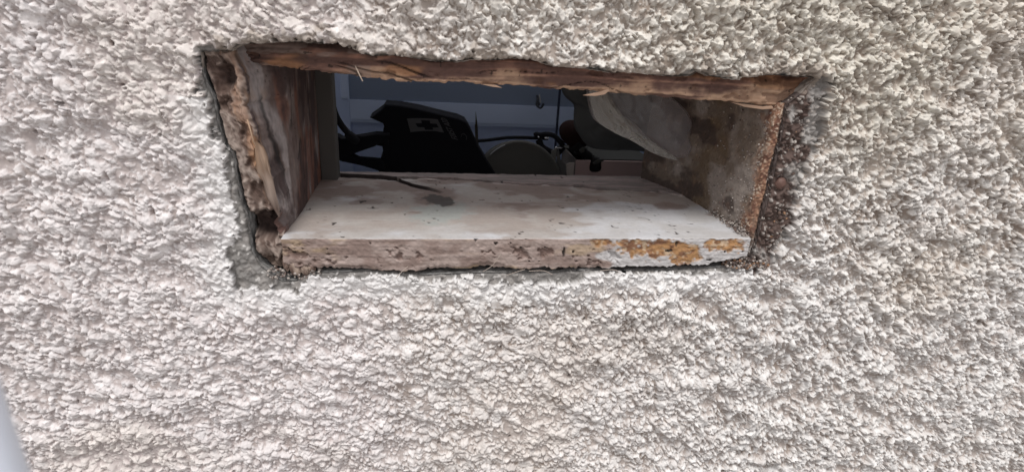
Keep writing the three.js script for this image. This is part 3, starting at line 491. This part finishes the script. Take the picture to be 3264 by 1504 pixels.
// ------------------------------------------------------------------ inside: the first aid pouch
const font = await new FontLoader().loadAsync('fonts/droid/droid_sans_bold.typeface.json');
{
  const p = thing('first_aid_pouch', 'black first aid pouch with a grey cross patch standing behind the sill', 'pouch', [-0.13, -0.12, -0.45]);
  const cloth = dull(0.007, 0.007, 0.0095), print = M(0.06, 0.06, 0.063, 0.9);
  const out = [[-0.2105, 0.0955], [-0.185, 0.0945], [-0.15, 0.089], [-0.11, 0.0805], [-0.075, 0.0735], [-0.062, 0.068], [-0.055, 0.058], [-0.035, 0.018], [0.0, -0.034], [0.028, -0.075], [0.04, -0.116], [-0.228, -0.116], [-0.224, -0.03], [-0.2195, -0.005], [-0.2135, 0.0], [-0.2175, 0.03], [-0.2115, 0.058], [-0.2145, 0.0665], [-0.2275, 0.0715], [-0.236, 0.074], [-0.226, 0.08], [-0.2155, 0.088]];
  part('body', new THREE.ExtrudeGeometry(shapeOf(out), { depth: 0.05, bevelEnabled: true, bevelSize: 0.004, bevelThickness: 0.004, bevelSegments: 5 }).translate(0, 0, -0.474), cloth, p);
  const patch = part('patch', slab([[-0.172, 0.0741], [-0.155, 0.0755], [-0.135, 0.0757], [-0.114, 0.0747], [-0.1017, 0.0496], [-0.12, 0.0525], [-0.14, 0.0518], [-0.1658, 0.0491]], -0.4192, 0.0006, 0.0002), print, p);
  part('cross', slab([[-0.1455, 0.0722], [-0.1295, 0.072], [-0.1285, 0.0664], [-0.1165, 0.066], [-0.1125, 0.0595], [-0.124, 0.0592], [-0.123, 0.0545], [-0.138, 0.0545], [-0.1395, 0.0592], [-0.152, 0.0595], [-0.156, 0.0658], [-0.1435, 0.0664]], -0.4184, 0.0006, 0.0002), cloth, patch);
  const tg = new TextGeometry('FIRST AID', { font, size: 0.0098, depth: 0.0006, curveSegments: 3 }); tg.computeBoundingBox();
  const tw = tg.boundingBox.max.x; tg.scale(0.0475 / tw, 1.35, 1);
  const sh = new THREE.Matrix4().makeBasis(new THREE.Vector3(-0.5, 0.866, 0), new THREE.Vector3(-0.93, 0.2, 0), new THREE.Vector3(0, 0, 1)).setPosition(-0.0735, 0.035, -0.4192);
  part('lettering', tg.applyMatrix4(sh), print, p);
  part('emblem', new THREE.TorusGeometry(0.0065, 0.0006, 6, 30, 4.2).scale(1, 0.75, 1).rotateZ(-0.9).translate(-0.063, 0.042, -0.4192), M(0.04, 0.04, 0.042, 0.8), p);
  part('strap', slab([[-0.208, 0.0435], [-0.23, 0.0435], [-0.251, 0.039], [-0.2797, 0.0341], [-0.2939, 0.0331], [-0.301, 0.0377], [-0.31, 0.036], [-0.31, 0.0], [-0.3, -0.002], [-0.2869, 0.004], [-0.2635, 0.0136], [-0.2489, 0.0194], [-0.2343, 0.0245], [-0.2213, 0.0335], [-0.21, 0.028]], -0.43, 0.022, 0.003), cloth, p);
  part('strap', slab([[-0.298, 0.0075], [-0.2896, 0.0064], [-0.2643, -0.0052], [-0.2208, -0.008], [-0.215, -0.026], [-0.226, -0.0255], [-0.2416, -0.0201], [-0.2647, -0.0138], [-0.2933, -0.0083], [-0.306, -0.004], [-0.306, 0.004]], -0.43, 0.018, 0.002), cloth, p);
  part('strap', tube([[-0.255, 0.018, -0.45], [-0.235, 0.0178, -0.452], [-0.21, 0.0135, -0.452]], 0.004, 16, 8), cloth, p);
}
// cable hanging at the left, beside the batten
{
  const c = thing('black_cable', 'thick black cable curving down along the left side of the opening', 'cable', [-0.28, 0.1, -0.36]);
  const m = dull(0.012, 0.012, 0.014);
  part('cable', tube([[-0.303, 0.305, -0.36], [-0.302, 0.2, -0.36], [-0.3015, 0.157, -0.36], [-0.3, 0.118, -0.36], [-0.294, 0.087, -0.36], [-0.281, 0.063, -0.362], [-0.268, 0.048, -0.364]], 0.0058, 80, 12), m, c);
  part('plug', join([new THREE.CapsuleGeometry(0.0085, 0.012, 6, 12).rotateZ(0.9).translate(-0.268, 0.0475, -0.364), tube([[-0.262, 0.051, -0.364], [-0.256, 0.0495, -0.364], [-0.252, 0.05, -0.364]], 0.0021, 8, 8)]), m, c);
}
// thin black rod with a bent, knobbed end lying across the back
{
  const c = thing('black_rod', 'thin black rod with a knobbed bent end behind the round tin', 'rod', [0.06, 0.02, -0.51]);
  const m = dull(0.01, 0.01, 0.012), metal = M(0.6, 0.6, 0.62, 0.25, { metalness: 1 });
  part('shaft', tube([[-0.06, 0.012, -0.51], [-0.01, 0.0165, -0.51], [0.04, 0.0235, -0.51], [0.1, 0.0245, -0.51], [0.125, 0.0235, -0.51]], 0.0036, 50, 10), m, c);
  part('knob', new THREE.IcosahedronGeometry(0.0062, 3).scale(1.25, 0.85, 1).translate(0.1, 0.0325, -0.51), m, c);
  part('handle', join([tube([[0.104, 0.031, -0.51], [0.12, 0.0335, -0.508], [0.137, 0.031, -0.505], [0.15, 0.02, -0.5], [0.158, 0.012, -0.5]], 0.0055, 40, 10), tube([[0.104, 0.022, -0.505], [0.11, 0.008, -0.5], [0.127, -0.001, -0.495], [0.142, -0.0035, -0.492], [0.157, 0.009, -0.498]], 0.0075, 40, 10)]), m, c);
  part('ferrule', rbox(0.1145, 0.1245, 0.0255, 0.0285, -0.504, -0.498, 0.001), metal, c);
  part('ferrule', new THREE.CapsuleGeometry(0.0026, 0.012, 4, 10).rotateZ(1.5).translate(0.146, 0.009, -0.489), metal, c);
  part('ferrule', rbox(0.1, 0.104, 0.027, 0.0295, -0.506, -0.5, 0.001), metal, c);
}
// round tin, on edge
{
  const c = thing('round_tin', 'dark olive round tin standing on edge beside the pouch', 'tin', [0.05, -0.12, -0.43]);
  const m = M(0.04, 0.037, 0.031, 0.7), face = M(0.06, 0.056, 0.05, 0.5);
  const prof = [[0, 0.002], [0.072, 0.0018], [0.079, 0.0022], [0.084, 0.003], [0.0875, 0.002], [0.0895, -0.001], [0.09, -0.012], [0.0885, -0.06], [0, -0.06]].map(([a, b]) => new THREE.Vector2(a, b));
  const lid = new THREE.LatheGeometry(prof.reverse(), 120).rotateX(Math.PI / 2), mark = [];
  const tilt = g => g.rotateX(-0.22).translate(0.0535, -0.0545, -0.425);
  part('drum', tilt(lid), m, c);
  for (const [k, a] of [1.02, 0.94, 0.86, 0.78, 0.68, 0.58].entries()) part('embossed_mark', tilt(new RoundedBoxGeometry(k % 2 ? 0.0035 : 0.0045, 0.0022, 0.0012, 2, 0.0004).rotateZ(a - 1.57).translate(0.0795 * Math.cos(a), 0.0795 * Math.sin(a), 0.003)), M(0.01, 0.01, 0.01, 0.6), c);
  part('rim_glint', tilt(new THREE.TorusGeometry(0.0855, 0.0011, 8, 100, 0.42).rotateZ(1.95).translate(0, 0, 0.0028)), M(0.2, 0.2, 0.21, 0.4, { metalness: 0.9 }), c);  // short metal arc added for the glint on the rim
}
// dried leaf behind the pouch
{
  const c = thing('dried_leaf', 'narrow dark dried leaf standing up behind the pouch', 'leaf', [-0.03, -0.12, -0.49]);
  const nu = 40, w = [[0, 0.001], [0.35, 0.004], [0.55, 0.0062], [0.66, 0.0055], [0.7, 0.0035], [0.84, 0.0028], [1, 0.0003]];
  const g = sheet(9, nu, (i, j) => { const t = j / (nu - 1), k = (i / 8 - 0.5) * 2; return [-0.0295 - 0.005 * t - 0.002 * Math.sin(t * 6) + k * pl(w, t) * (k > 0 ? 1.1 : 0.8), lerp(-0.12, 0.0765, t), -0.49 - 0.02 * t + 0.003 * k * k, [0.075, 0.062, 0.048]]; });
  part('blade', g, VC(0.85, { side: THREE.DoubleSide }), c);
  part('midrib', tube([[-0.0295, -0.118, -0.4885], [-0.031, -0.02, -0.499], [-0.034, 0.05, -0.5068]], 0.0009, 30, 6), M(0.06, 0.05, 0.04), c);
}
// hanging cord
{
  const c = thing('hanging_cord', 'thin dark blue cord hanging straight down in front of the door', 'cord', [0.164, -0.02, -0.6]);
  part('cord', tube([[0.1625, 0.31, -0.6], [0.163, 0.2, -0.6], [0.1634, 0.12, -0.6], [0.1642, -0.02, -0.6], [0.165, -0.118, -0.6]], 0.0029, 60, 8), M(0.012, 0.016, 0.04, 0.6), c);
}
// cardboard box with torn flaps
{
  const c = thing('cardboard_box', 'open pinkish cardboard box at the back right with torn flaps', 'box', [0.25, -0.12, -0.5]);
  const pink = M(0.36, 0.255, 0.24, 0.9), grey = dull(0.05, 0.049, 0.045), inside = M(0.1, 0.085, 0.075, 0.95);
  const front = shapeOf([[0.179, -0.118], [0.352, -0.118], [0.352, -0.008], [0.2335, -0.008], [0.2325, -0.016], [0.2345, -0.024], [0.233, -0.03], [0.226, -0.0335], [0.214, -0.0335], [0.2075, -0.03], [0.206, -0.02], [0.2075, -0.008], [0.1765, -0.008]]);
  part('front_panel', new THREE.ExtrudeGeometry(front, { depth: 0.003, bevelEnabled: true, bevelSize: 0.0004, bevelThickness: 0.0004 }).translate(0, 0, -0.4535), pink, c);
  part('side_panel', box(0.1765, 0.1795, -0.118, -0.0085, -0.575, -0.4545), inside, c);
  part('side_panel', box(0.349, 0.352, -0.118, -0.0085, -0.575, -0.4545), inside, c);
  part('back_panel', box(0.1765, 0.352, -0.118, -0.004, -0.579, -0.576), grey, c);
  part('corner_flap', slab([[0.1575, -0.0176], [0.164, -0.0145], [0.1735, -0.0145], [0.1752, -0.118], [0.166, -0.118]], -0.4555, 0.002, 0.0004), M(0.38, 0.33, 0.3, 0.9), c);
  const top = new THREE.ExtrudeGeometry(shapeOf([[0.2155, 0.455], [0.349, 0.4545], [0.345, 0.57], [0.165, 0.578], [0.165, 0.56], [0.2, 0.54], [0.195, 0.52], [0.185, 0.51], [0.2, 0.505], [0.21, 0.49], [0.226, 0.485]]), { depth: 0.003, bevelEnabled: false }).rotateX(-Math.PI / 2).translate(0, -0.008, 0);
  part('top_flap', top, grey, c);
  part('torn_flap', slab([[0.1765, -0.008], [0.2, -0.008], [0.193, 0.006], [0.174, 0.012], [0.14, 0.0235], [0.137, 0.0205], [0.16, 0.001]], -0.47, 0.003, 0.0004).rotateX(-0.12).translate(0, -0.056, 0), grey, c);
  part('torn_flap', slab([[0.212, -0.012], [0.216, -0.015], [0.2345, -0.0065], [0.231, -0.003], [0.221, -0.0045]], -0.4475, 0.0022, 0.0004), grey, c);
  part('torn_flap', slab([[0.1795, 0.0145], [0.184, 0.009], [0.1905, 0.012], [0.19, 0.0165], [0.1985, 0.02], [0.186, 0.021]], -0.448, 0.0022, 0.0004), grey, c);
  part('tape_end', slab([[0.3235, -0.014], [0.3335, -0.012], [0.334, 0.016], [0.3265, 0.014]], -0.45, 0.002, 0.0004), M(0.02, 0.016, 0.015, 0.8), c);
}
// grey card between tin and box
{
  const c = thing('grey_card', 'folded dark grey card standing between the tin and the box', 'card', [0.14, -0.12, -0.44]);
  part('left_leaf', slab([[0.1215, 0.012], [0.132, 0.019], [0.1325, -0.118], [0.121, -0.118]], -0.45, 0.002, 0.0003), M(0.13, 0.125, 0.115, 0.9), c);
  part('right_leaf', slab([[0.134, 0.019], [0.1385, 0.007], [0.141, -0.006], [0.1525, -0.015], [0.1595, -0.045], [0.166, -0.118], [0.1328, -0.118]], -0.4505, 0.002, 0.0003), M(0.095, 0.092, 0.088, 0.9), c);
}
// dark red flask with a black neck leaning over the box
{
  const c = thing('dark_flask', 'dark reddish-brown round flask with a black neck leaning over the box', 'flask', [0.17, 0.04, -0.49]);
  const body = new THREE.SphereGeometry(0.034, 40, 28).scale(1.06, 0.8, 0.9).rotateZ(-0.5).translate(0.176, 0.041, -0.482);
  const neck = new THREE.LatheGeometry([[0.0, 0], [0.016, 0.0], [0.0115, 0.012], [0.0095, 0.03], [0.011, 0.045], [0.0, 0.0455]].map(q => new THREE.Vector2(...q)), 28).rotateZ(-2.25).translate(0.172, 0.024, -0.464);
  part('body', body, dull(0.017, 0.0075, 0.0065), c);
  part('neck', neck, dull(0.01, 0.009, 0.009), c);
  part('stopper', new THREE.LatheGeometry([[0, 0], [0.008, 0], [0.0125, 0.005], [0.0135, 0.014], [0.0105, 0.03], [0, 0.031]].map(q => new THREE.Vector2(...q)), 28).translate(0.22, -0.0345, -0.462), dull(0.01, 0.009, 0.009), c);
}
// bags: crumpled film, closed front and back
function crumpled(outline, z0, thick, ns, wr, seedN, slope = 0) {
  let cx = 0, cy = 0; for (const p of outline) { cx += p[0] / outline.length; cy += p[1] / outline.length; }
  const crv = new THREE.CatmullRomCurve3(outline.map(p => new THREE.Vector3(p[0], p[1], 0)), true, 'centripetal'), N = 180, P = crv.getSpacedPoints(N), rings = 46, gs = [];
  for (const side of [1, -1]) gs.push(sheet(N + 1, rings, (i, j) => {
    const t = j / (rings - 1), q = P[i % N], x = lerp(cx, q.x, t), y = lerp(cy, q.y, t), k = Math.sqrt(Math.max(0, 1 - t * t));
    const w = (ridge(x * ns + 0.8 * y * ns, y * ns * 0.5 - x * ns * 0.25, 3, seedN + (side > 0 ? 0 : 7)) - 0.55) * wr * (0.35 + k) + 0.25 * wr * vn(x * ns * 4, y * ns * 4, seedN + 3) * k;
    return [x, y, z0 + slope * (x - cx) + side * (thick * k) + w * side, null];
  }, side < 0));
  return mergeGeometries(gs.map(g => { g.deleteAttribute('color'); return g; }));
}
{
  const c = thing('clear_plastic_bag', 'crumpled translucent plastic bag hanging under the right half of the lintel', 'plastic bag', [0.2, 0.13, -0.19]);
  const film = new THREE.MeshPhysicalMaterial({ color: new THREE.Color().setRGB(0.85, 0.82, 0.82), roughness: 0.36, transmission: 0.93, thickness: 0, ior: 1.4, side: THREE.DoubleSide });
  const out = [[0.105, 0.205], [0.1067, 0.1775], [0.1134, 0.1491], [0.1234, 0.1276], [0.1513, 0.11], [0.1845, 0.0968], [0.219, 0.0796], [0.2533, 0.0688], [0.2755, 0.0665], [0.293, 0.070], [0.2975, 0.0867], [0.2905, 0.0996], [0.2895, 0.1252], [0.2751, 0.1449], [0.2597, 0.1568], [0.2419, 0.1683], [0.2325, 0.1777], [0.23, 0.205]];
  part('film', crumpled(out, -0.19, 0.012, 14, 0.02, 31), film, c);
  const fold = [[0.108, 0.185], [0.1134, 0.1495], [0.1234, 0.128], [0.1513, 0.1105], [0.1845, 0.0972], [0.219, 0.08], [0.2533, 0.0694], [0.2655, 0.0688], [0.252, 0.079], [0.228, 0.0925], [0.206, 0.107], [0.19, 0.121], [0.172, 0.132], [0.155, 0.139], [0.135, 0.153], [0.122, 0.185]];
  const inner = new THREE.MeshPhysicalMaterial({ color: new THREE.Color().setRGB(0.85, 0.84, 0.82), roughness: 0.4, transmission: 0.93, thickness: 0, ior: 1.4, side: THREE.DoubleSide });
  for (const [k, w] of [1.0, 0.68, 0.4].entries()) // the film lies folded over itself along the lower edge
    part('fold', crumpled([...fold.slice(0, 8), ...fold.slice(8).map(([x, y], n) => { const o = fold[7 - n] ?? fold[0]; return [lerp(o[0], x, w), lerp(o[1], y, w)]; })], -0.174 + 0.004 * k, 0.0015, 17 + 5 * k, 0.009, 47 + 11 * k), inner, c);
}
{
  const c = thing('dark_plastic_bag', 'dark grey plastic bag sagging behind the clear bag and over the cardboard box', 'plastic bag', [0.26, 0.03, -0.415]);
  const out = [[0.112, 0.21], [0.121, 0.143], [0.133, 0.125], [0.149, 0.113], [0.152, 0.09], [0.155, 0.071], [0.165, 0.055], [0.19, 0.03], [0.23, 0.024], [0.27, 0.025], [0.34, 0.022], [0.42, 0.03], [0.44, 0.1], [0.43, 0.21]];
  const S = 1;
  part('film', crumpled(out.map(([x, y]) => [-0.138 + (x + 0.138) * S, 0.2785 + (y - 0.2785) * S]), -0.415, 0.016, 12, 0.012, 61), M(0.045, 0.047, 0.046, 0.6), c);
}
// white pole close to the lens, bottom left
{
  const c = thing('white_pole', 'blurred pale grey plastic pole very close in the bottom left corner', 'pole', [-0.2434, -1.3, 0.55]);
  part('shaft', new THREE.CylinderGeometry(0.0045, 0.0045, 1.9, 32).translate(-0.2434, -0.35, 0.55), M(0.72, 0.75, 0.83, 0.5), c);
  part('foot', new THREE.CylinderGeometry(0.03, 0.034, 0.012, 32).translate(-0.2434, -1.294, 0.55), M(0.4, 0.42, 0.46, 0.6), c);
}
renderer.render(scene, camera);
